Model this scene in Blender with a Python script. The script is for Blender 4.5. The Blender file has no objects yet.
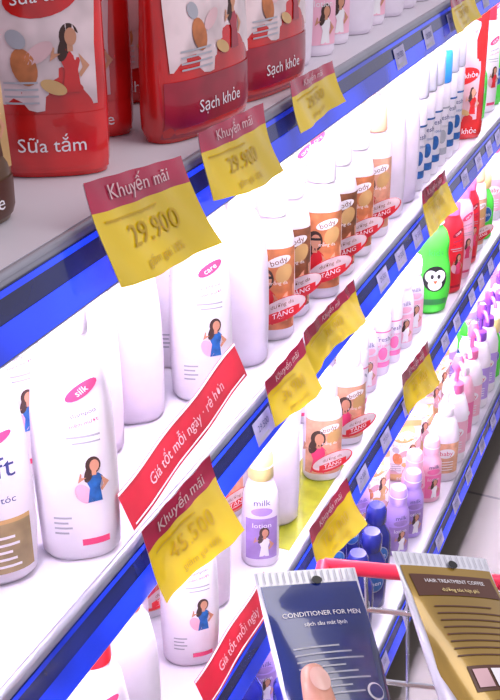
import bpy, math, random
from mathutils import Vector, Matrix
random.seed(7)
sc=bpy.context.scene
sc.view_settings.view_transform='Standard'
COL=sc.collection

# ------------------------------------------------------------------ materials
_m={}
def mat(name,col,rough=.4,metal=0,es=0,noise=.08,scale=40,coat=0,trans=0,bump=0):
    if name in _m: return _m[name]
    m=bpy.data.materials.new(name); m.use_nodes=True
    nt=m.node_tree; b=nt.nodes['Principled BSDF']
    tc=nt.nodes.new('ShaderNodeTexCoord'); nz=nt.nodes.new('ShaderNodeTexNoise')
    nz.inputs['Scale'].default_value=scale
    nt.links.new(tc.outputs['Object'],nz.inputs['Vector'])
    cr=nt.nodes.new('ShaderNodeValToRGB')
    c=col
    cr.color_ramp.elements[0].color=(c[0]*(1-noise),c[1]*(1-noise),c[2]*(1-noise),1)
    cr.color_ramp.elements[1].color=(c[0],c[1],c[2],1)
    cr.color_ramp.elements[0].position=.35; cr.color_ramp.elements[1].position=.65
    nt.links.new(nz.outputs['Fac'],cr.inputs['Fac'])
    nt.links.new(cr.outputs['Color'],b.inputs['Base Color'])
    b.inputs['Roughness'].default_value=rough; b.inputs['Metallic'].default_value=metal
    b.inputs['Coat Weight'].default_value=coat
    b.inputs['Transmission Weight'].default_value=trans
    if es:
        nt.links.new(cr.outputs['Color'],b.inputs['Emission Color']); b.inputs['Emission Strength'].default_value=es
    if bump:
        bp=nt.nodes.new('ShaderNodeBump'); bp.inputs['Strength'].default_value=bump; bp.inputs['Distance'].default_value=.002
        nt.links.new(nz.outputs['Fac'],bp.inputs['Height']); nt.links.new(bp.outputs['Normal'],b.inputs['Normal'])
    _m[name]=m; return m

WHITE=mat('white_plastic',(.88,.82,.9),.3,noise=.04)
PEARL=mat('pearl_plastic',(.83,.74,.86),.28,noise=.05)
PEACH=mat('peach_cap',(.9,.5,.3),.35)
YELCAP=mat('yellow_cap',(.85,.68,.28),.35)
BLUECAP=mat('blue_cap',(.03,.28,.75),.3)
REDCAP=mat('red_cap',(.75,.015,.03),.3)
ORCAP=mat('orange_cap',(.95,.16,.02),.3)
PINK=mat('pink_plastic',(.85,.17,.4),.3)
LPINK=mat('light_pink_plastic',(.88,.46,.6),.3)
LAV=mat('lavender_plastic',(.48,.32,.78),.3)
PURP=mat('purple_plastic',(.22,.06,.5),.3)
NAVY=mat('navy_plastic',(.012,.016,.18),.2,coat=.5)
INK=mat('navy_ink',(.04,.05,.2),.5)
BLACK=mat('black_ink',(.01,.01,.012),.5)
PINKINK=mat('pink_ink',(.72,.05,.16),.5)
BLUEINK=mat('blue_ink',(.02,.13,.42),.5,noise=.4,scale=120)
SKINP=mat('printed_skin',(.6,.28,.17),.5)
HAIRP=mat('printed_hair',(.05,.02,.015),.5)
BROWN=mat('label_brown',(.3,.10,.04),.45,noise=.5,scale=60)
ORANGE=mat('label_orange',(.66,.22,.08),.45,noise=.4,scale=60)
PEACHL=mat('label_peach',(.74,.38,.24),.45,noise=.3,scale=70)
TAUPE=mat('label_taupe',(.36,.26,.12),.45,noise=.35,scale=50)
GREYL=mat('label_grey',(.42,.42,.48),.45)
LAVL=mat('label_lavender',(.4,.25,.62),.45,noise=.3)
REDL=mat('label_red',(.62,.012,.02),.4)
WHITEL=mat('label_white',(.86,.83,.87),.45)
DIMW=mat('rail_label',(.5,.46,.72),.4,noise=.3)
GREEN=mat('green_plastic',(.08,.72,.06),.25)
DGREEN=mat('dark_green_plastic',(.03,.28,.06),.3)
REDPOUCH=mat('red_foil',(.74,.012,.012),.25,coat=.7,scale=22,noise=.4,bump=.6)
MAROON=mat('maroon_foil',(.40,.006,.03),.3,coat=.6,scale=25,noise=.35,bump=.4)
PINKFOIL=mat('pink_foil',(.8,.5,.54),.25,coat=.7,scale=20,noise=.3,bump=.6)
PALEFOIL=mat('pale_foil',(.88,.70,.73),.25,coat=.7,scale=30,noise=.35,bump=.8)
GOLDFOIL=mat('gold_foil',(.7,.42,.16),.3,coat=.6,scale=25,noise=.3,bump=.5)
TANFOIL=mat('tan_foil',(.16,.09,.045),.35,coat=.4,noise=.3,bump=.4)
YEL=mat('tag_yellow',(.80,.57,.008),.2,coat=1,scale=11,noise=.28,bump=.25)
MAG=mat('tag_magenta',(.48,.012,.065),.2,coat=1,scale=16,noise=.35,bump=.25)
SIGNRED=mat('sign_red',(.52,.01,.03),.3,coat=.5,noise=.25,scale=20)
TAGINK=mat('tag_ink',(.5,.32,.01),.4)
SHELFM=mat('shelf_enamel',(.58,.55,.62),.35,noise=.06,scale=8)
LIP=mat('shelf_lip_metal',(.36,.36,.42),.35,.6)
RAILGLOW=mat('rail_blue_glow',(.012,.05,.85),.2,coat=.7,scale=6,noise=.7,es=1.0)  # bright blue light on the rail put in as emission; the rail is no lamp
RAILD=mat('rail_dark',(.012,.025,.2),.25,coat=.8,scale=9,noise=.6)
PANEL=mat('panel_enamel',(.8,.77,.84),.5,noise=.04)
LINER=mat('shelf_liner_yellow',(.3,.32,.01),.3,coat=.6,noise=.3)
TUBEL=mat('fluorescent_glow',(.92,.82,1),.5,es=95,noise=0)
CHROME=mat('chrome_wire',(.75,.75,.78),.2,1)
CARTRED=mat('cart_red_plastic',(.72,.02,.06),.3)
RUBBER=mat('wheel_rubber',(.05,.05,.05),.7)
SKIN=mat('hand_skin',(.66,.31,.22),.45,noise=.15,scale=60,bump=.1)
NAIL=mat('finger_nail',(.8,.48,.42),.25)
TBLUE=mat('tube_blue',(.006,.02,.18),.2,coat=.9,scale=15,noise=.4)
TGOLD=mat('tube_gold',(.46,.28,.045),.25,.3,coat=.7,scale=12,noise=.4)
TDARK=mat('tube_brown',(.09,.03,.015),.35)
CLEAR=mat('tube_crimp',(.72,.72,.8),.2,coat=.8)

# ------------------------------------------------------------------ text cache
_t={}
def textmesh(s):
    if s in _t: return _t[s]
    cu=bpy.data.curves.new('t','FONT'); cu.body=s; cu.size=1; cu.resolution_u=2
    cu.align_x='CENTER'; cu.align_y='CENTER'
    o=bpy.data.objects.new('t',cu); COL.objects.link(o)
    bpy.context.view_layer.update()
    dg=bpy.context.evaluated_depsgraph_get()
    me=bpy.data.meshes.new_from_object(o.evaluated_get(dg))
    vs=[(v.co.x,v.co.y) for v in me.vertices]; fs=[tuple(p.vertices) for p in me.polygons]
    bpy.data.objects.remove(o); bpy.data.curves.remove(cu); bpy.data.meshes.remove(me)
    _t[s]=(vs,fs); return _t[s]

class MB:
    def __init__(s): s.v=[];s.f=[];s.m=[];s.mats=[]
    def mi(s,m):
        if m not in s.mats: s.mats.append(m)
        return s.mats.index(m)
    def add(s,vs,fs,m):
        o=len(s.v); s.v+= [tuple(v) for v in vs]; k=s.mi(m)
        for f in fs: s.f.append(tuple(i+o for i in f)); s.m.append(k)
    def rect(s,f,u0,u1,v0,v1,m,nu=10,nv=4,off=.0005):
        vs=[];fs=[]
        for j in range(nv+1):
            for i in range(nu+1):
                vs.append(f(u0+(u1-u0)*i/nu,v0+(v1-v0)*j/nv,off))
        for j in range(nv):
            for i in range(nu):
                a=j*(nu+1)+i; fs.append((a,a+1,a+nu+2,a+nu+1))
        s.add(vs,fs,m)
    def poly(s,f,pts,m,off=.0007,rings=3):
        cu=sum(p[0] for p in pts)/len(pts); cv=sum(p[1] for p in pts)/len(pts); n=len(pts)
        vs=[f(cu,cv,off)];fs=[]
        for r in range(1,rings+1):
            t=r/rings
            for p in pts: vs.append(f(cu+(p[0]-cu)*t,cv+(p[1]-cv)*t,off))
        for i in range(n): fs.append((0,1+i,1+(i+1)%n))
        for r in range(rings-1):
            for i in range(n):
                a=1+r*n+i;b=1+r*n+(i+1)%n; fs.append((a,a+n,b+n,b))
        s.add(vs,fs,m)
    def ell(s,f,cu,cv,ru,rv,m,off=.0007,n=18,rot=0):
        c,sn=math.cos(rot),math.sin(rot); P=[]
        for i in range(n):
            a=2*math.pi*i/n; x=ru*math.cos(a); y=rv*math.sin(a); P.append((cu+x*c-y*sn,cv+x*sn+y*c))
        s.poly(f,P,m,off)
    def text(s,f,t,cu,cv,h,m,off=.001,rot=0):
        vs,fs=textmesh(t); c,sn=math.cos(rot),math.sin(rot)
        s.add([f(cu+(x*c-y*sn)*h,cv+(x*sn+y*c)*h,off) for x,y in vs],fs,m)
    def loft(s,prof,m,n=28,e=2.0,ox=0,oy=0,closed=True):
        vs=[];fs=[]
        for (z,a,b) in prof:
            for i in range(n):
                t=2*math.pi*i/n; c,q=math.cos(t),math.sin(t)
                vs.append((ox+a*math.copysign(abs(c)**(2/e),c),oy+b*math.copysign(abs(q)**(2/e),q),z))
        for k in range(len(prof)-1):
            for i in range(n):
                a=k*n+i;b=k*n+(i+1)%n; fs.append((a,b,b+n,a+n))
        if closed:
            fs.append(tuple(range(n))[::-1]); o=(len(prof)-1)*n; fs.append(tuple(o+i for i in range(n)))
        s.add(vs,fs,m)
    def box(s,x0,x1,y0,y1,z0,z1,m):
        vs=[(x,y,z) for z in(z0,z1) for y in(y0,y1) for x in(x0,x1)]
        s.add(vs,[(0,2,3,1),(4,5,7,6),(0,1,5,4),(2,6,7,3),(0,4,6,2),(1,3,7,5)],m)
    def tube(s,pts,r,m,n=8):
        pts=[Vector(p) for p in pts]; vs=[];fs=[]
        for k,p in enumerate(pts):
            d=(pts[min(k+1,len(pts)-1)]-pts[max(k-1,0)]).normalized()
            a=d.orthogonal().normalized() if abs(d.z)>.95 else d.cross(Vector((0,0,1))).normalized()
            b=d.cross(a)
            for i in range(n):
                t=2*math.pi*i/n; vs.append(p+(a*math.cos(t)+b*math.sin(t))*r)
        for k in range(len(pts)-1):
            for i in range(n):
                a=k*n+i;b=k*n+(i+1)%n; fs.append((a,b,b+n,a+n))
        fs.append(tuple(range(n))); o=(len(pts)-1)*n; fs.append(tuple(o+i for i in range(n)))
        s.add(vs,fs,m)
    def mesh(s,name,ang=38):
        me=bpy.data.meshes.new(name); me.from_pydata(s.v,[],s.f)
        for m in s.mats: me.materials.append(m)
        me.polygons.foreach_set('material_index',s.m)
        me.polygons.foreach_set('use_smooth',[True]*len(me.polygons))
        me.update()
        try: me.set_sharp_from_angle(angle=math.radians(ang))
        except Exception: pass
        return me
def put(name,me,loc=(0,0,0),rz=0,sc_=1,par=None):
    o=bpy.data.objects.new(name,me); COL.objects.link(o)
    o.location=loc; o.rotation_euler=(0,0,rz); o.scale=(sc_,)*3 if not isinstance(sc_,tuple) else sc_
    if par: o.parent=par
    return o

def surf(prof,e=2.0):
    def f(u,v,off=0):
        v_=min(max(v,prof[0][0]),prof[-1][0])
        for i in range(len(prof)-1):
            if prof[i][0]<=v_<=prof[i+1][0]:
                t=(v_-prof[i][0])/max(1e-9,prof[i+1][0]-prof[i][0])
                a=prof[i][1]+(prof[i+1][1]-prof[i][1])*t; b=prof[i][2]+(prof[i+1][2]-prof[i][2])*t; break
        q=max(-.985,min(.985,u/a))
        return Vector((q*a*(1+off/a),-(b*(1-abs(q)**e)**(1/e))-off,v))
    return f
def smoothp(p,k=3):
    out=[]
    for i in range(len(p)-1):
        p0=p[max(i-1,0)];p1=p[i];p2=p[i+1];p3=p[min(i+2,len(p)-1)]
        for j in range(k):
            t=j/k; r=[]
            for c in range(3):
                if c==0: r.append(p1[0]+(p2[0]-p1[0])*t); continue
                m1=(p2[c]-p0[c])/2; m2=(p3[c]-p1[c])/2
                r.append((2*t**3-3*t*t+1)*p1[c]+(t**3-2*t*t+t)*m1+(-2*t**3+3*t*t)*p2[c]+(t**3-t*t)*m2)
            out.append(tuple(r))
    out.append(p[-1]); return out

def woman(b,f,cu,cv,s,dress,shades=False):
    b.ell(f,cu,cv+.012*s,.0052*s,.0070*s,HAIRP,.0009)
    b.ell(f,cu-.003*s,cv+.006*s,.0030*s,.0075*s,HAIRP,.0009,rot=-.3)
    b.ell(f,cu+.0008*s,cv+.0118*s,.0032*s,.0048*s,SKINP,.0012)
    if shades: b.rect(f,cu-.0035*s,cu+.0045*s,cv+.0125*s,cv+.0142*s,BLACK,2,1,.0015)
    b.rect(f,cu-.0012*s,cu+.0018*s,cv+.004*s,cv+.009*s,SKINP,1,1,.001)
    b.poly(f,[(cu-.006*s,cv+.002*s),(cu-.002*s,cv+.0055*s),(cu+.003*s,cv+.0055*s),(cu+.006*s,cv+.002*s),(cu+.0038*s,cv-.006*s),(cu+.005*s,cv-.018*s),(cu-.005*s,cv-.018*s),(cu-.0032*s,cv-.006*s)],dress,.0009)
    b.poly(f,[(cu+.0045*s,cv+.003*s),(cu+.0100*s,cv-.004*s),(cu+.005*s,cv-.010*s),(cu+.004*s,cv-.008*s),(cu+.0075*s,cv-.004*s)],SKINP,.0011)
    b.poly(f,[(cu-.0050*s,cv+.003*s),(cu-.0110*s,cv-.001*s),(cu-.009*s,cv+.007*s),(cu-.008*s,cv+.006*s),(cu-.0088*s,cv+.001*s)],SKINP,.0011)

# ------------------------------------------------------------------ product meshes
def shampoo(h=.225,w=1,cap=WHITE,body=WHITE,dress=BLUEINK,logo=True,word='care',lines=PINKINK):
    k=h/.225
    P=smoothp([(0,.027*w,.019),(.006*k,.031*w,.023),(.07*k,.0325*w,.0245),(.13*k,.0305*w,.023),(.168*k,.025*w,.020),(.184*k,.018*w,.0165),(.19*k,.0165*w,.016)])
    b=MB(); b.loft(P,body,e=2.3)
    b.loft([(.19*k,.0165*w,.0155),(.191*k,.0172*w,.0165),(.214*k,.0165*w,.0158),(.221*k,.0145*w,.0138),(.225*k,.009*w,.008)],cap,e=2.2)
    b.loft([(.1885*k,.0158*w,.0148),(.1905*k,.0158*w,.0148)],GREYL)
    f=surf(P,2.3)
    if logo:
        b.ell(f,.008,.150*k,.0135*w,.0055,lines,.0007,rot=.55)
        b.text(f,word,.008,.150*k,.008,WHITEL,.0011,.55)
        b.text(f,'shampoo',.008,.132*k,.0055,INK,rot=.2)
        b.text(f,'mềm mượt',.008,.124*k,.0048,lines,rot=.2)
        b.rect(f,-.006,.020,.112*k,.1138*k,GREYL,5,1); b.rect(f,-.002,.020,.107*k,.1085*k,GREYL,5,1)
        woman(b,f,.012*w,.075*k,1.15,dress)
        b.ell(f,.004,.064*k,.006,.010,LPINK,.0007,rot=.4)
        for i in range(4): b.rect(f,-.02*w,-.02*w+.011+.003*(i%2),.028*k+i*.005,.0298*k+i*.005,GREYL,3,1)
        b.rect(f,.0,.022,.016*k,.022*k,lines,4,1)
    return b
def dovey():
    b=MB();P=smoothp([(0,.031,.02),(.006,.036,.025),(.06,.039,.027),(.13,.037,.026),(.175,.030,.022),(.195,.020,.017),(.2,.018,.016)])
    b.loft(P,WHITE,e=2.4); b.loft([(.2,.019,.017),(.225,.018,.016),(.232,.014,.012)],WHITE)
    f=surf(P,2.4)
    b.text(f,'Soft',.004,.112,.026,INK); b.ell(f,.014,.137,.012,.004,PINKINK,rot=.4)
    b.rect(f,-.032,.032,.014,.062,TAUPE,14,6); b.rect(f,-.032,.032,.062,.066,GOLDFOIL,14,1)
    b.text(f,'dưỡng tóc',.004,.084,.009,INK,.0012)
    for i in range(5): b.rect(f,-.022,.022-.003*(i%3),.02+i*.007,.0225+i*.007,WHITEL,6,1,.001)
    return b
def lotion(label=ORANGE,cap=WHITE,h=.195,shades=True,body=WHITE):
    k=h/.195
    P=smoothp([(0,.024,.018),(.005*k,.027,.021),(.07*k,.0275,.0215),(.12*k,.026,.0205),(.142*k,.021,.018),(.15*k,.0155,.0155)])
    b=MB(); b.loft(P,body,e=2.2)
    b.loft([(.15*k,.0165,.0165),(.152*k,.0185,.0185),(.183*k,.0175,.0175),(.191*k,.015,.015),(.195*k,.008,.008)],cap)
    f=surf(P,2.2)
    b.rect(f,-.025,.025,.015*k,.115*k,label,16,6)
    b.poly(f,[(-.024,.04*k),(-.012,.052*k),(.0,.056*k),(.024,.07*k),(.024,.018*k),(-.024,.018*k)],PEACHL,.0008)
    woman(b,f,-.009,.056*k,1.9,REDL if shades else PINKINK,shades)
    b.ell(f,.012,.085*k,.009,.012,GOLDFOIL,.0009,rot=-.4); b.ell(f,.006,.100*k,.014,.006,WHITEL,.0009,rot=.3)
    b.text(f,'body',.006,.100*k,.010,BROWN,.0013,.3)
    b.text(f,'trắng da',.006,.074*k,.006,WHITEL,.0014)
    def g(u,v,off): 
        return Vector((u,-(.0245+.004*math.cos(u*40))-off,v+ .35*u))
    b.ell(g,.010,.040*k,.029,.015,REDL,.0,n=24)
    b.ell(g,.010,.042*k,.0272,.0124,PALEFOIL,.0005,n=24)
    b.rect(g,-.008,.030,.030*k,.040*k,REDL,6,2,.0008)
    b.text(g,'TẶNG',.011,.035*k,.009,WHITEL,.0013); b.text(g,'dưỡng da',.010,.047*k,.007,BROWN,.001)
    return b
def smallotion(label=LAVL,cap=YELCAP,body=PEARL,h=.168):
    k=h/.168
    P=smoothp([(0,.021,.017),(.005*k,.0235,.019),(.06*k,.0235,.019),(.1*k,.022,.018),(.118*k,.017,.0155),(.126*k,.0135,.0135)])
    b=MB(); b.loft(P,body,e=2.2)
    b.loft([(.126*k,.0145,.0145),(.128*k,.016,.016),(.156*k,.0155,.0155),(.164*k,.013,.013),(.168*k,.006,.006)],cap)
    b.loft([(.1445*k,.0162,.0162),(.1465*k,.0162,.0162)],WHITE)
    f=surf(P,2.2); b.rect(f,-.019,.019,.014*k,.075*k,label,12,5)
    b.ell(f,0,.085*k,.013,.006,label); b.text(f,'milk',0,.098*k,.012,INK)
    b.text(f,'lotion',0,.065*k,.010,WHITEL,.001)
    woman(b,f,.003,.04*k,1.2,WHITEL)
    return b
def slim(cap=BLUECAP,body=WHITE,stripe=GREYL,h=.2,r=.0185):
    b=MB();k=h/.2
    P=[(0,r*.93,r*.93),(.003,r,r),(.12*k,r,r),(.138*k,r*.97,r*.97),(.142*k,r*.9,r*.9)]
    b.loft(P,body); b.loft([(.142*k,r*.88,r*.88),(.144*k,r*.98,r*.98),(.19*k,r*.93,r*.93),(.197*k,r*.8,r*.8),(.2*k,r*.4,r*.4)],cap)
    f=surf(P); b.rect(f,-r*.9,r*.9,.02*k,.032*k,stripe,10,1); b.rect(f,-r*.9,r*.9,.1*k,.103*k,stripe,10,1)
    b.text(f,'fresh',0,.085*k,.012,INK); b.text(f,'gel 100ml',0,.07*k,.006,stripe)
    b.ell(f,0,.052*k,.008,.012,stripe)
    return b
def pump(body=WHITE,cap=PINK,label=LPINK,h=.24):
    k=h/.24; b=MB()
    P=smoothp([(0,.027,.022),(.006,.031,.026),(.07*k,.031,.026),(.12*k,.029,.025),(.15*k,.02,.02),(.158*k,.0135,.0135)])
    b.loft(P,body,e=2.3)
    b.loft([(.158*k,.0145,.0145),(.160*k,.0155,.0155),(.178*k,.015,.015),(.182*k,.009,.009)],cap,n=20)
    b.loft([(.182*k,.0045,.0045),(.212*k,.0045,.0045)],cap,n=12)
    b.loft([(.208*k,.009,.009),(.212*k,.0115,.0115),(.23*k,.0105,.0105),(.24*k,.006,.006)],cap,n=20)
    b.tube([(0,-.004,.226*k),(0,-.022,.228*k),(0,-.037,.222*k),(0,-.041,.214*k)],.0042,cap)
    f=surf(P,2.3); b.rect(f,-.026,.026,.025*k,.1*k,label,14,5)
    b.ell(f,0,.075*k,.017,.011,WHITEL,.0009); b.text(f,'baby',0,.075*k,.014,PINKINK,.0013)
    for i in range(4): b.rect(f,-.018,.015,.033*k+i*.006,.035*k+i*.006,WHITEL,6,1,.001)
    return b
def kids():
    b=MB()
    P=smoothp([(0,.024,.022),(.006,.032,.028),(.045,.038,.033),(.085,.036,.031),(.115,.030,.027),(.14,.030,.027),(.16,.024,.022),(.172,.014,.014)])
    b.loft(P,GREEN,e=2.1)
    b.loft([(.172,.014,.014),(.176,.018,.018),(.195,.016,.016),(.206,.006,.006)],WHITE)
    f=surf(P,2.1)
    b.ell(f,0,.075,.022,.025,BLACK,.001); b.ell(f,-.008,.08,.0105,.012,WHITEL,.0015); b.ell(f,.008,.08,.0105,.012,WHITEL,.0015)
    b.ell(f,0,.064,.013,.011,WHITEL,.0017); b.ell(f,-.006,.080,.003,.0045,BLACK,.002); b.ell(f,.006,.080,.003,.0045,BLACK,.002)
    b.poly(f,[(-.004,.072),(.004,.072),(0,.065)],ORCAP,.0022)
    b.text(f,'kids',0,.125,.018,DGREEN); b.rect(f,-.026,.026,.022,.034,DGREEN,10,1)
    return b
def squat(body=NAVY,cap=NAVY):
    b=MB(); P=smoothp([(0,.024,.02),(.005,.028,.024),(.06,.0285,.0245),(.09,.026,.022),(.11,.016,.015),(.116,.013,.013)])
    b.loft(P,body,e=2.4); b.loft([(.116,.0165,.0165),(.118,.018,.018),(.142,.0175,.0175),(.15,.013,.013)],cap)
    f=surf(P,2.4); b.ell(f,0,.06,.016,.018,GREYL); b.ell(f,0,.06,.0145,.0165,BLUEINK,.001); b.text(f,'men',0,.06,.012,WHITEL,.0014)
    return b
def pouch(body,band,w=.042,h=.21,word='Refill',low=WHITEL,ink=WHITEL,face=None,bh=.032,wide=.8):
    b=MB()
    P=smoothp([(0,w*.93,.021),(.01,w*.98,.026),(.05,w,.025),(.1,w*.99,.021),(h*.75,w*.98,.014),(h-.016,w*.97,.0025),(h,w*.97,.0015)])
    b.loft(P,body,e=2.6,n=36); f=surf(P,2.6)
    b.rect(f,-w*.93,w*.93,h-.014,h-.001,band,8,2,.0012)
    b.rect(f,-w*.93,w*.93,.004,bh,band,16,4,.0008)
    b.text(f,word,0,bh*.52,.015,ink,.0014)
    q=wide
    P2=[(-w*q,bh+.008),(-w*.2,bh+.002),(w*q,bh+.006),(w*q,bh+.05),(w*(q+.06),bh+.095),(w*q,h-.03),(w*.2,h-.022),(-w*.5,h-.03),(-w*(q+.03),h-.05),(-w*(q+.03),bh+.06)]
    b.poly(f,P2,low,.0009,rings=7)
    b.ell(f,0,bh+.085,w*.62,.015,face or band,.0012,n=22,rot=.2)
    b.text(f,word,0,bh+.085,.013,ink,.0017,.12)
    b.text(f,'túi thay thế',0,h-.045,.010,band,.0014)
    woman(b,f,w*.40,bh+.040,1.35,band); b.ell(f,-w*.35,bh+.035,.009,.014,ORANGE,.0014,rot=.3); b.ell(f,-w*.1,bh+.045,.012,.006,PINKFOIL,.0014,rot=.6)
    b.ell(f,-w*.45,bh+.055,.006,.008,GREYL,.0016,rot=.8); b.ell(f,w*.1,bh+.02,.010,.005,GOLDFOIL,.0014,rot=-.4)
    for i in range(4): b.rect(f,-w*.7,-w*.15,bh+.008+i*.005,bh+.0095+i*.005,GREYL,4,1,.0016)
    return b

D={}
def reg(k,nm,b): D[k]=(nm,b.mesh(nm))
reg('A','shampoo_bottle',shampoo())
reg('A2','shampoo_bottle',shampoo(h=.24,w=1.05,dress=BLUEINK,word='silk'))
reg('A3','conditioner_bottle',shampoo(h=.215,w=.95,body=PEARL,logo=False))
reg('A4','shampoo_bottle',shampoo(h=.215,w=.95,cap=BLUECAP,logo=True))
reg('A5','shampoo_bottle',shampoo(h=.215,cap=REDCAP,logo=True,dress=REDL))
reg('A6','shampoo_bottle',shampoo(h=.2,cap=ORCAP,logo=False))
reg('AP','shampoo_bottle',shampoo(h=.2,body=LPINK,cap=PINK,dress=PINKINK,lines=PINKINK))
reg('AR','shampoo_bottle',shampoo(h=.19,body=REDCAP,cap=PINK,dress=PINKINK,lines=MAROON))
reg('B','conditioner_bottle',dovey())
reg('C','body_lotion_bottle',lotion())
reg('C2','body_lotion_bottle',lotion(BROWN,WHITE))
reg('C3','body_lotion_bottle',lotion(PEACHL,PEACH,h=.2))
reg('C4','body_lotion_bottle',lotion(PEACHL,WHITE,h=.17,shades=False))
reg('E','milk_lotion_bottle',smallotion())
reg('E2','milk_lotion_bottle',smallotion(LPINK,WHITE,h=.15))
reg('E3','milk_lotion_bottle',smallotion(LAVL,LAV,body=LAV,h=.14))
reg('E4','milk_lotion_bottle',smallotion(PINK,LPINK,body=LPINK,h=.14))
reg('S','cleanser_bottle',slim())
reg('S2','cleanser_bottle',slim(cap=WHITE,stripe=PINK,h=.16))
reg('S3','cleanser_bottle',slim(cap=GREYL,h=.21,stripe=BLUEINK))
reg('P','pump_bottle',pump())
reg('P2','pump_bottle',pump(LPINK,WHITE,PINK))
reg('P3','pump_bottle',pump(WHITE,PURP,LAV,h=.25))
reg('P4','pump_bottle',pump(PEARL,WHITE,PEACHL,h=.22))
reg('K','kids_shampoo_bottle',kids())
reg('N','aftershave_bottle',squat())
reg('G','kids_shampoo_bottle',squat(GREEN,YELCAP))
reg('R1','refill_pouch',pouch(REDPOUCH,REDPOUCH,.0445,.24,'Sữa tắm',low=PALEFOIL,bh=.05))
reg('R2','refill_pouch',pouch(REDPOUCH,MAROON,.071,.24,'Sạch khỏe',low=PALEFOIL,face=MAROON,bh=.052,wide=.86))
reg('R3','refill_pouch',pouch(TANFOIL,TDARK,.04,.19,'coffee',low=GOLDFOIL))
reg('R4','refill_pouch',pouch(REDPOUCH,REDPOUCH,.05,.24,'Sạch khỏe',low=PINKFOIL,wide=.6))
reg('Q1','soap_refill_bag',pouch(PINKFOIL,GOLDFOIL,.038,.13,'soap',face=GOLDFOIL,bh=.02))
reg('Q2','soap_refill_bag',pouch(GOLDFOIL,PINKFOIL,.038,.13,'soap',bh=.02))
Z1,Z2,Z3,Z4=1.091,.791,.49,.137
RAD={'B':.038,'R1':.044,'R2':.062,'R3':.042,'R4':.048,'Q1':.038,'Q2':.038,'K':.036,'S':.019,'S2':.019,'S3':.019,'N':.029,'G':.029,'E':.024,'E2':.024,'E3':.024,'E4':.024,'C':.029,'C2':.029,'C3':.029,'C4':.029}
placed=[]
def P_(k,x,y,z,phi=45,s=1,force=False):
    nm,me=D[k]; r=RAD.get(k,.032)*s
    if not force:
        for (x2,y2,z2,r2) in placed:
            if abs(z2-z)<.01 and (x-x2)**2+(y-y2)**2<(r+r2)**2: return False
    placed.append((x,y,z,r))
    put(nm,me,(x,y,z+.0006),math.radians(90-phi),s); return True

# shelf 1 (top)
for a in [('R3',-.075,.565,15),('R1',-.085,.70,58),('R4',-.125,.80,60),('R2',-.038,.86,8),('R2',-.038,1.01,8),('R4',-.14,.93,40),('R4',-.15,1.05,40),('R1',-.19,.62,40),('R1',-.19,.715,50),('R1',-.22,.82,50),('R1',-.08,.46,30),('R2',-.08,.30,30)]:
    P_(a[0],a[1],a[2],Z1,a[3],force=True)
y=1.13
while y<3.9:
    for i,x in enumerate((-.05,-.125,-.2)):
        P_(random.choice(['A3','E2','A3','A','E','AP','A5'] if y<1.9 else ['R3','A','AP','G','N','C2']),x-random.random()*.01,y+i*.02,Z1,random.uniform(30,55))
    y+=.070
# shelf 2
F2=[('B',-.085,.562,50),('A2',-.036,.62,55),('A4',-.155,.70,45),('A3',-.105,.755,45),('A',-.058,.90,58),('A3',-.10,.83,50),
('A3',-.05,.985,50),('C',-.045,1.06,62),('C2',-.05,1.125,60),('C',-.035,1.195,62),('C2',-.04,1.27,60),('C',-.04,1.345,62),('C3',-.04,1.425,60),
('A3',-.045,1.51,45),('A5',-.115,1.50,45),('A3',-.045,1.585,45),('S3',-.04,1.65,45),('S3',-.04,1.70,45),('S3',-.04,1.75,45),('S',-.04,1.80,45),('S3',-.04,1.85,45),('S3',-.04,1.90,45)]
for a in F2: P_(a[0],a[1],a[2],Z2,a[3],force=True)
y=.30
while y<3.9:
    for i,x in enumerate((-.045,-.115,-.185,-.255)):
        if i==0 and .44<y<1.93: continue
        far=y>1.95
        P_(random.choice(['C2','N','A5','R3','G','AP','A','R4'] if far and i==0 else ['A3','A','A3','A2','C','A3']),x-random.random()*.008,y+.025*(i%2),Z2,random.uniform(35,60))
    y+=.07
# shelf 3
F3=[('A5',-.033,.615,55),('A6',-.05,.70,55),('A',-.045,.83,58),('A3',-.07,.92,50),('E',-.04,1.02,62),('A3',-.055,1.11,50),('C4',-.035,1.235,62),('C4',-.035,1.34,55),
('S2',-.05,1.43,50),('E2',-.06,1.50,50),('S2',-.055,1.57,50),('S2',-.05,1.62,50),('E2',-.05,1.68,50),('E2',-.05,1.745,50),('K',-.042,1.85,60),('AR',-.035,1.95,50),('AP',-.035,2.03,50),('AR',-.04,2.11,50),('C3',-.04,2.19,50),('G',-.04,2.27,50)]
for a in F3: P_(a[0],a[1],a[2],Z3,a[3],force=True)
y=.30
while y<3.9:
    for i,x in enumerate((-.045,-.12,-.19,-.26)):
        if i==0 and .5<y<2.3: continue
        P_(random.choice(['A3','E2','A3','C4','A','P4'] if y<2 else ['AP','G','AR','P','A','A5']),x-random.random()*.008,y+.02*(i%2),Z3,random.uniform(35,60))
    y+=.07
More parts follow.
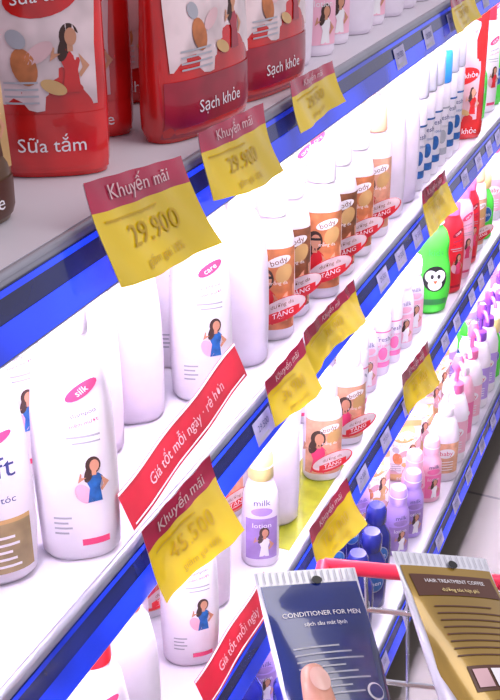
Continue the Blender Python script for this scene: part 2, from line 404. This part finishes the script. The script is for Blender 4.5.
# bottom deck
F4=[('N',.0,1.40,50),('N',-.015,1.475,50),('E3',.0,1.56,50),('E3',.01,1.62,50),('E4',-.005,1.685,50),('Q1',-.06,1.80,60),('E4',.012,1.745,50),('Q2',-.06,1.895,60),('P4',.016,1.83,60),('P',.016,1.905,60),('P2',.01,1.985,60),('P',.01,2.065,60),('P3',.01,2.145,60),('P3',.01,2.225,60),('G',.01,2.3,60),('P3',.01,2.375,60)]
for a in F4: P_(a[0],a[1],a[2],Z4,a[3],force=True)
y=.5
while y<3.9:
    for i,x in enumerate((.0,-.075,-.155,-.235)):
        if i==0 and 1.35<y<2.4: continue
        P_(random.choice(['N','E3','N','E3'] if y<1.6 else (['Q1','Q2','Q1','E3'] if y<2.15 else ['P','P2','P3','AP','G','P3'])),x-random.random()*.008,y+.02*(i%2),Z4,random.uniform(40,60))
    y+=.076

# ------------------------------------------------------------------ shelving
Y0,Y1=-.1,4.0
def shelf(z,xf,name='store_shelf',light=True):
    b=MB()
    b.box(-.42,xf-.004,Y0,Y1,z-.018,z,SHELFM)
    b.tube([(xf-.003,Y0,z-.0057),(xf-.003,Y1,z-.0057)],.0055,LIP,10)
    if abs(z-Z3)<.01: b.box(-.075,-.012,1.05,1.27,z,z+.0004,LINER)
    # price rail: blue strips with an added glow in a dark carrier, leaning so that it faces up at the shopper
    def f(u,v,off): return Vector((xf+.003-v*.32+off,u,z-.006+v+off*.3))
    b.rect(f,Y0,Y1,-.042,.002,LIP,60,1,0)
    b.rect(f,Y0,Y1,-.0405,-.001,RAILD,60,1,.0010)
    b.rect(f,Y0,Y1,-.040,-.020,RAILGLOW,60,1,.0016)
    b.rect(f,Y0,Y1,-.0060,-.002,RAILGLOW,60,1,.0016)
    y=Y0+.05; rr=random.Random(int(z*100))
    while y<Y1-.08:
        if y>1.25 or rr.random()<.06:
            b.rect(f,y,y+.045,-.034,-.009,DIMW,2,1,.0022)
            b.text(f,'29.500',y+.022,-.019,.010,INK,.003); b.rect(f,y+.006,y+.03,-.031,-.028,GREYL,2,1,.003)
        y+=.08+rr.random()*.06
    put(name,b.mesh(name))
    if light:
        t=MB(); t.tube([(xf-.022,Y0+.1,z-.038),(xf-.022,Y1-.1,z-.038)],.008,TUBEL,10)
        t.box(xf-.034,xf-.010,Y0+.06,Y0+.1,z-.052,z-.019,WHITE); t.box(xf-.034,xf-.010,Y1-.1,Y1-.06,z-.052,z-.019,WHITE)
        put('fluorescent_tube',t.mesh('fluorescent_tube'))
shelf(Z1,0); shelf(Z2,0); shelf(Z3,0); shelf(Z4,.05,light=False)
b=MB(); b.box(-.44,-.42,Y0,Y1,0,1.75,PANEL)
for i in range(5):
    yy=Y0+i*(Y1-Y0)/4; b.box(-.425,-.40,yy-.015,yy+.015,0,1.75,GREYL)
b.box(-.42,.03,Y0,Y1,0,Z4-.03,RAILD); b.box(.03,.034,Y0,Y1,.0,.06,BLACK)
put('gondola_back',b.mesh('gondola_back'))  # back panel, uprights and base of the shelving unit, not a room wall

# floor
fm=bpy.data.materials.new('floor_tile'); fm.use_nodes=True; nt=fm.node_tree; bs=nt.nodes['Principled BSDF']
tc=nt.nodes.new('ShaderNodeTexCoord'); br=nt.nodes.new('ShaderNodeTexBrick'); br.offset=0
br.inputs['Color1'].default_value=(.09,.077,.066,1); br.inputs['Color2'].default_value=(.105,.09,.077,1); br.inputs['Mortar'].default_value=(.03,.026,.025,1)
br.inputs['Scale'].default_value=1; br.inputs['Brick Width'].default_value=.4; br.inputs['Row Height'].default_value=.4; br.inputs['Mortar Size'].default_value=.004
nt.links.new(tc.outputs['Object'],br.inputs['Vector']); nt.links.new(br.outputs['Color'],bs.inputs['Base Color']); bs.inputs['Roughness'].default_value=.4
b=MB(); b.box(-1.2,3,-1.5,6,-.05,0,fm); put('floor',b.mesh('floor'))

# ------------------------------------------------------------------ tags
def tag(x,y,z,w=.12,h=.085,k=.2,out=.38,price='29.900',hd='Khuyến mãi',seed=0,drop=0):
    rr=random.Random(seed); ph=rr.random()*6; b=MB()
    def f(u,v,off):
        d=-v/h
        return Vector((.004+k*u+out*h*d+.25*h*d*d*(.4+.6*u/w)+.003*math.sin(u*45+ph)*d+.0006*math.sin(u*190+v*90+ph)+off*.8, u-off*.25, v*.9+drop*u-.004*math.sin(u*28+ph)*d+off*.4))
    b.rect(f,0,w,-h,0,WHITEL,40,14,0)
    b.rect(f,0,w,-h,-.30*h,YEL,40,12,.0008); b.rect(f,0,w,-.30*h,0,MAG,40,4,.0008)
    b.text(f,hd,w*.5,-.155*h,h*.20,PINKFOIL,.0022)
    b.text(f,price,w*.5,-.60*h,h*.30,TAGINK,.0022); b.text(f,'giảm giá 10%',w*.5,-.86*h,h*.12,TAGINK,.0022)
    b.rect(f,w*.08,w*.6,-.41*h,-.39*h,TAGINK,6,1,.002)
    put('price_tag',b.mesh('price_tag'),(x,y,z))
X=.006
tag(X,.588,Z1+.034,.118,.076,.12,.20,seed=1,drop=-.10); tag(X,.765,Z1+.023,.112,.064,.08,.12,seed=2,drop=.0); tag(X,.965,Z1+.022,.108,.050,.05,.10,seed=3)
tag(X,1.60,Z1+.010,.11,.052,.06,.15,seed=4)
tag(X,.640,Z2+.014,.118,.080,.06,.18,'45.500',seed=5,drop=.08); tag(X,.91,Z2+.022,.10,.062,.04,.15,'36.900',seed=6,drop=.08); tag(X,1.02,Z2+.030,.17,.058,.02,.10,'36.900',seed=7,drop=.0)
tag(X,1.52,Z2+.042,.12,.074,.05,.10,seed=8)
tag(X,1.06,Z3+.032,.13,.076,.05,.16,'162.000',seed=9,drop=.03); tag(X,1.48,Z3+.050,.14,.080,.04,.10,seed=10)
def strip(x,y0,y1,z0,z1,h,t):
    b=MB(); w=y1-y0
    def f(u,v,off): return Vector((.05*u-.45*v+off+.001*math.sin(u*60),u,v+(z1-z0)*u/w+off*.3))
    b.rect(f,0,w,0,h,SIGNRED,30,3,0); b.rect(f,0,w,h*.93,h,WHITEL,30,1,.0006)
    b.text(f,t,w*.5,h*.48,h*.40,PINKFOIL,.0012); b.rect(f,.004,w-.004,h*.08,h*.12,WHITEL,8,1,.001)
    put('shelf_sign_strip',b.mesh('shelf_sign_strip'),(x,y0,z0))
strip(.012,.625,.835,Z2+.026,Z2+.070,.032,'Giá tốt mỗi ngày · rẻ hơn')
strip(.014,.75,.92,Z3+.012,Z3+.034,.034,'Giá tốt mỗi ngày')

# ------------------------------------------------------------------ cosmetic tubes
def ctube(body,kind,L=.16,w=.031):
    b=MB()
    P=smoothp([(.026,w*.66,.0195),(.03,w*.72,.0205),(.06,w*.86,.0175),(.1,w*.96,.0115),(.135,w,.005),(L-.012,w,.0016),(L,w,.0010)])
    b.loft([(0,.0135,.0135),(.003,.015,.015),(.024,.0165,.0165),(.026,.0165,.0165)],CLEAR if kind=='blue' else TDARK)
    b.loft(P,CLEAR,e=2.2,n=40); f0=surf(P,2.2)
    def f(u,v,off): return f0(u,v,off)
    vs=[];fs=[];nu,nv=24,26
    for j in range(nv+1):
        v=.034+(L-.0085-.034)*j/nv
        for i in range(nu+1):
            u=(-1+2*i/nu)*(w*(.60+.33*min(1,(v-.03)/.06)))
            vs.append(f0(u,v,.0005))
    for j in range(nv):
        for i in range(nu):
            a=j*(nu+1)+i; fs.append((a,a+1,a+nu+2,a+nu+1))
    b.add(vs,fs,body)
    for i in range(16): b.rect(f,-w*.95+i*w*.122,-w*.95+i*w*.122+.0006,L-.0075,L-.001,GREYL,1,1,.001)
    b.ell(f,.004,L-.007,.0030,.0024,BLACK,.0018)
    if kind=='blue':
        b.text(f,'CONDITIONER FOR MEN',.001,L-.028,.0040,WHITEL); b.text(f,'sạch sâu mát lạnh',.001,L-.034,.0034,WHITEL)
        for i in range(8): b.rect(f,-.021,.004+.006*((i*7)%3),L-.048-i*.0038,L-.0471-i*.0038,GREYL,6,1,.0009)
        b.rect(f,-.022,.022,L-.125,L-.1235,WHITEL,8,1,.001)
        b.rect(f,.010,.022,L-.093,L-.085,WHITEL,4,2,.001); b.ell(f,.016,L-.075,.005,.005,WHITEL,.001); b.ell(f,.016,L-.075,.004,.004,TBLUE,.0014)
    else:
        b.rect(f,-.028,.028,L-.028,L-.014,TDARK,10,2,.0009); b.text(f,'HAIR TREATMENT COFFEE',0,L-.0185,.0034,WHITEL,.0013); b.text(f,'dưỡng tóc hạt phỉ',0,L-.0245,.0034,YELCAP,.0013)
        for i in range(8): b.rect(f,-.022,.016+.003*((i*5)%3),L-.035-i*.0042,L-.0342-i*.0042,TDARK,6,1,.0009)
        b.rect(f,-.020,.024,L-.084,L-.070,TDARK,8,2,.0009)
        for i in range(4): b.rect(f,-.018+i*.0105,-.0095+i*.0105,L-.082,L-.072,(PINKFOIL,WHITEL,GREYL,ORANGE)[i],2,1,.0013)
        for i in range(5): b.rect(f,-.018,.02,L-.090-i*.004,L-.089-i*.004,TDARK,6,1,.0009)
        b.rect(f,-.004,.022,L-.122,L-.112,WHITEL,4,2,.001)
    return b
def frame(X,Z,top,L):
    X=Vector(X).normalized(); Z=Vector(Z).normalized(); Y=Z.cross(X).normalized(); X=Y.cross(Z)
    o=Vector(top)-Z*L
    return Matrix(((X.x,Y.x,Z.x,o.x),(X.y,Y.y,Z.y,o.y),(X.z,Y.z,Z.z,o.z),(0,0,0,1)))
MBl=frame((.731,.658,-.180),(-.5236,.7103,.4677),(.223,.4545,.967),.16)
MGo=frame((.6333,.6808,-.3685),(-.542,.7302,.4144),(.2925,.479,.9815),.16)
o=put('cosmetic_tube',ctube(TBLUE,'blue').mesh('cosmetic_tube')); o.matrix_world=MBl
o=put('cosmetic_tube',ctube(TGOLD,'gold',w=.034).mesh('cosmetic_tube')); o.matrix_world=MGo

# ------------------------------------------------------------------ hand (in the blue tube's frame)
V=[];E=[];Rr=[]
def hv(p,r): V.append(p); Rr.append(r); return len(V)-1
def chain(start,pts):
    a=start
    for p,r in pts:
        i=hv(p,r); E.append((a,i)); a=i
wr=hv((.01,.02,-.075),.026)
chain(wr,[((.02,.0,-.15),.029),((.035,-.03,-.25),.034)])
pc=hv((.018,.036,-.03),.021); E.append((wr,pc))
pl=hv((.000,.042,.0),.015); E.append((pc,pl)); pr=hv((.045,.042,.0),.015); E.append((pc,pr)); pm=hv((.022,.044,.002),.015); E.append((pc,pm))
chain(pl,[((-.006,.042,.022),.0092),((-.010,.037,.05),.0088),((-.010,.031,.072),.008),((-.010,.027,.088),.0066)])
chain(pm,[((.015,.044,.024),.0092),((.014,.040,.055),.0088),((.013,.034,.08),.0081),((.012,.029,.096),.0068)])
chain(pm,[((.034,.045,.022),.0092),((.036,.042,.052),.0086),((.037,.036,.075),.0078),((.037,.032,.09),.0066)])
chain(pr,[((.057,.043,.015),.0083),((.062,.041,.038),.0076),((.064,.037,.056),.0068),((.065,.033,.069),.0058)])
chain(wr,[((-.014,.005,-.045),.017),((-.024,-.018,-.01),.0135),((-.027,-.036,.030),.0112),((-.025,-.034,.058),.0095),((-.0235,-.0285,.081),.0084),((-.022,-.025,.098),.0062)])
me=bpy.data.meshes.new('hand'); me.from_pydata(V,E,[]); me.materials.append(SKIN)
ho=put('hand',me); ho.matrix_world=MBl
sk=ho.modifiers.new('skin','SKIN'); sk.use_smooth_shade=True
for i,d in enumerate(me.skin_vertices[0].data): d.radius=(Rr[i],Rr[i]); d.use_root=(i==0)
ss=ho.modifiers.new('sub','SUBSURF'); ss.levels=2; ss.render_levels=2
n=MB()
def nf(u,v,off): return Vector((-.023+u,-.0366-off+(u*u)*55+(max(0,v-.087)**2)*45+(v-.084)*.16,v))
n.poly(nf,[(.0052*math.cos(a),.0875+.0068*math.sin(a)) for a in [i*2*math.pi/20 for i in range(20)]],NAIL,0)
no=put('thumb_nail',n.mesh('thumb_nail'),par=ho)

# ------------------------------------------------------------------ shopping cart
b=MB(); Wd,Ln=.46,.78
def cart_pt(u,v,z): # u across, v towards the shopper
    return (.168+.97*u+.25*v, .653+.25*u-.97*v, z)
zr=.81; zb=.5
rim=[cart_pt(0,0,zr),cart_pt(Wd,0,zr),cart_pt(Wd,Ln,zr+.04),cart_pt(0,Ln,zr+.04),cart_pt(0,0,zr)]
for i in range(4): b.tube([rim[i],rim[i+1]],.0062,CARTRED,12)
ti=.03
bot=[cart_pt(ti,ti,zb),cart_pt(Wd-ti,ti,zb),cart_pt(Wd-ti,Ln-ti,zb+.02),cart_pt(ti,Ln-ti,zb+.02)]
for i in range(4):
    A,B=Vector(rim[i]),Vector(rim[i+1]); C,Dn=Vector(bot[i]),Vector(bot[(i+1)%4])
    nn=int((B-A).length/.032)
    for j in range(nn+1):
        t=j/nn; b.tube([A.lerp(B,t),C.lerp(Dn,t)],.0017,CHROME,6)
    for t in (.12,.34,.56,.78,1.0):
        b.tube([A.lerp(C,t),B.lerp(Dn,t)],.0024,CHROME,6)
for j in range(1,14):
    t=j/14; b.tube([Vector(bot[0]).lerp(Vector(bot[1]),t),Vector(bot[3]).lerp(Vector(bot[2]),t)],.0018,CHROME,6)
for j in range(1,12):
    t=j/12; b.tube([Vector(bot[0]).lerp(Vector(bot[3]),t),Vector(bot[1]).lerp(Vector(bot[2]),t)],.0018,CHROME,6)
for u in (.06,Wd-.06):
    b.tube([cart_pt(u,.02,zb),cart_pt(u,.04,.16),cart_pt(u,Ln-.02,.16),cart_pt(u,Ln,zr+.04)],.010,CHROME,10)
    for v in (.06,Ln-.06):
        cx,cy,_=cart_pt(u,v,0); b.tube([(cx,cy,.16),(cx,cy,.055)],.008,CHROME,8)
        p=Vector(cart_pt(u-.012,v,.051)); q=Vector(cart_pt(u+.012,v,.051)); b.tube([p,q],.05,RUBBER,20)
b.tube([cart_pt(.06,Ln+.08,.98),cart_pt(Wd-.06,Ln+.08,.98)],.014,CARTRED,12)
for u in (.06,Wd-.06): b.tube([cart_pt(u,Ln,zr+.04),cart_pt(u,Ln+.08,.98)],.008,CHROME,8)
put('shopping_cart',b.mesh('shopping_cart'))

# ------------------------------------------------------------------ lights, world, camera
w=bpy.data.worlds.new('store'); sc.world=w; w.use_nodes=True
w.node_tree.nodes['Background'].inputs['Color'].default_value=(.91,.86,1,1); w.node_tree.nodes['Background'].inputs['Strength'].default_value=.62
def area(name,loc,tgt,sx,sy,e,col):
    l=bpy.data.lights.new(name,'AREA'); l.shape='RECTANGLE'; l.size=sx; l.size_y=sy; l.energy=e; l.color=col
    o=bpy.data.objects.new(name,l); COL.objects.link(o); o.location=loc
    o.rotation_euler=(Vector(tgt)-Vector(loc)).to_track_quat('-Z','Y').to_euler()
area('ceiling_light',(1.2,1.0,2.8),(.0,1.2,.8),1.0,2.5,34,(1,.95,.92))
cam=bpy.data.cameras.new('camera'); co=bpy.data.objects.new('camera',cam); COL.objects.link(co)
R=Vector((.9184,.3955,0)).normalized(); F=Vector((-.3527,.8190,-.4524)).normalized(); U=R.cross(F)
co.matrix_world=Matrix(((R.x,U.x,-F.x,.385),(R.y,U.y,-F.y,0),(R.z,U.z,-F.z,1.35),(0,0,0,1)))
cam.lens=1075/700*36; cam.sensor_width=36; cam.clip_start=.01
sc.camera=co
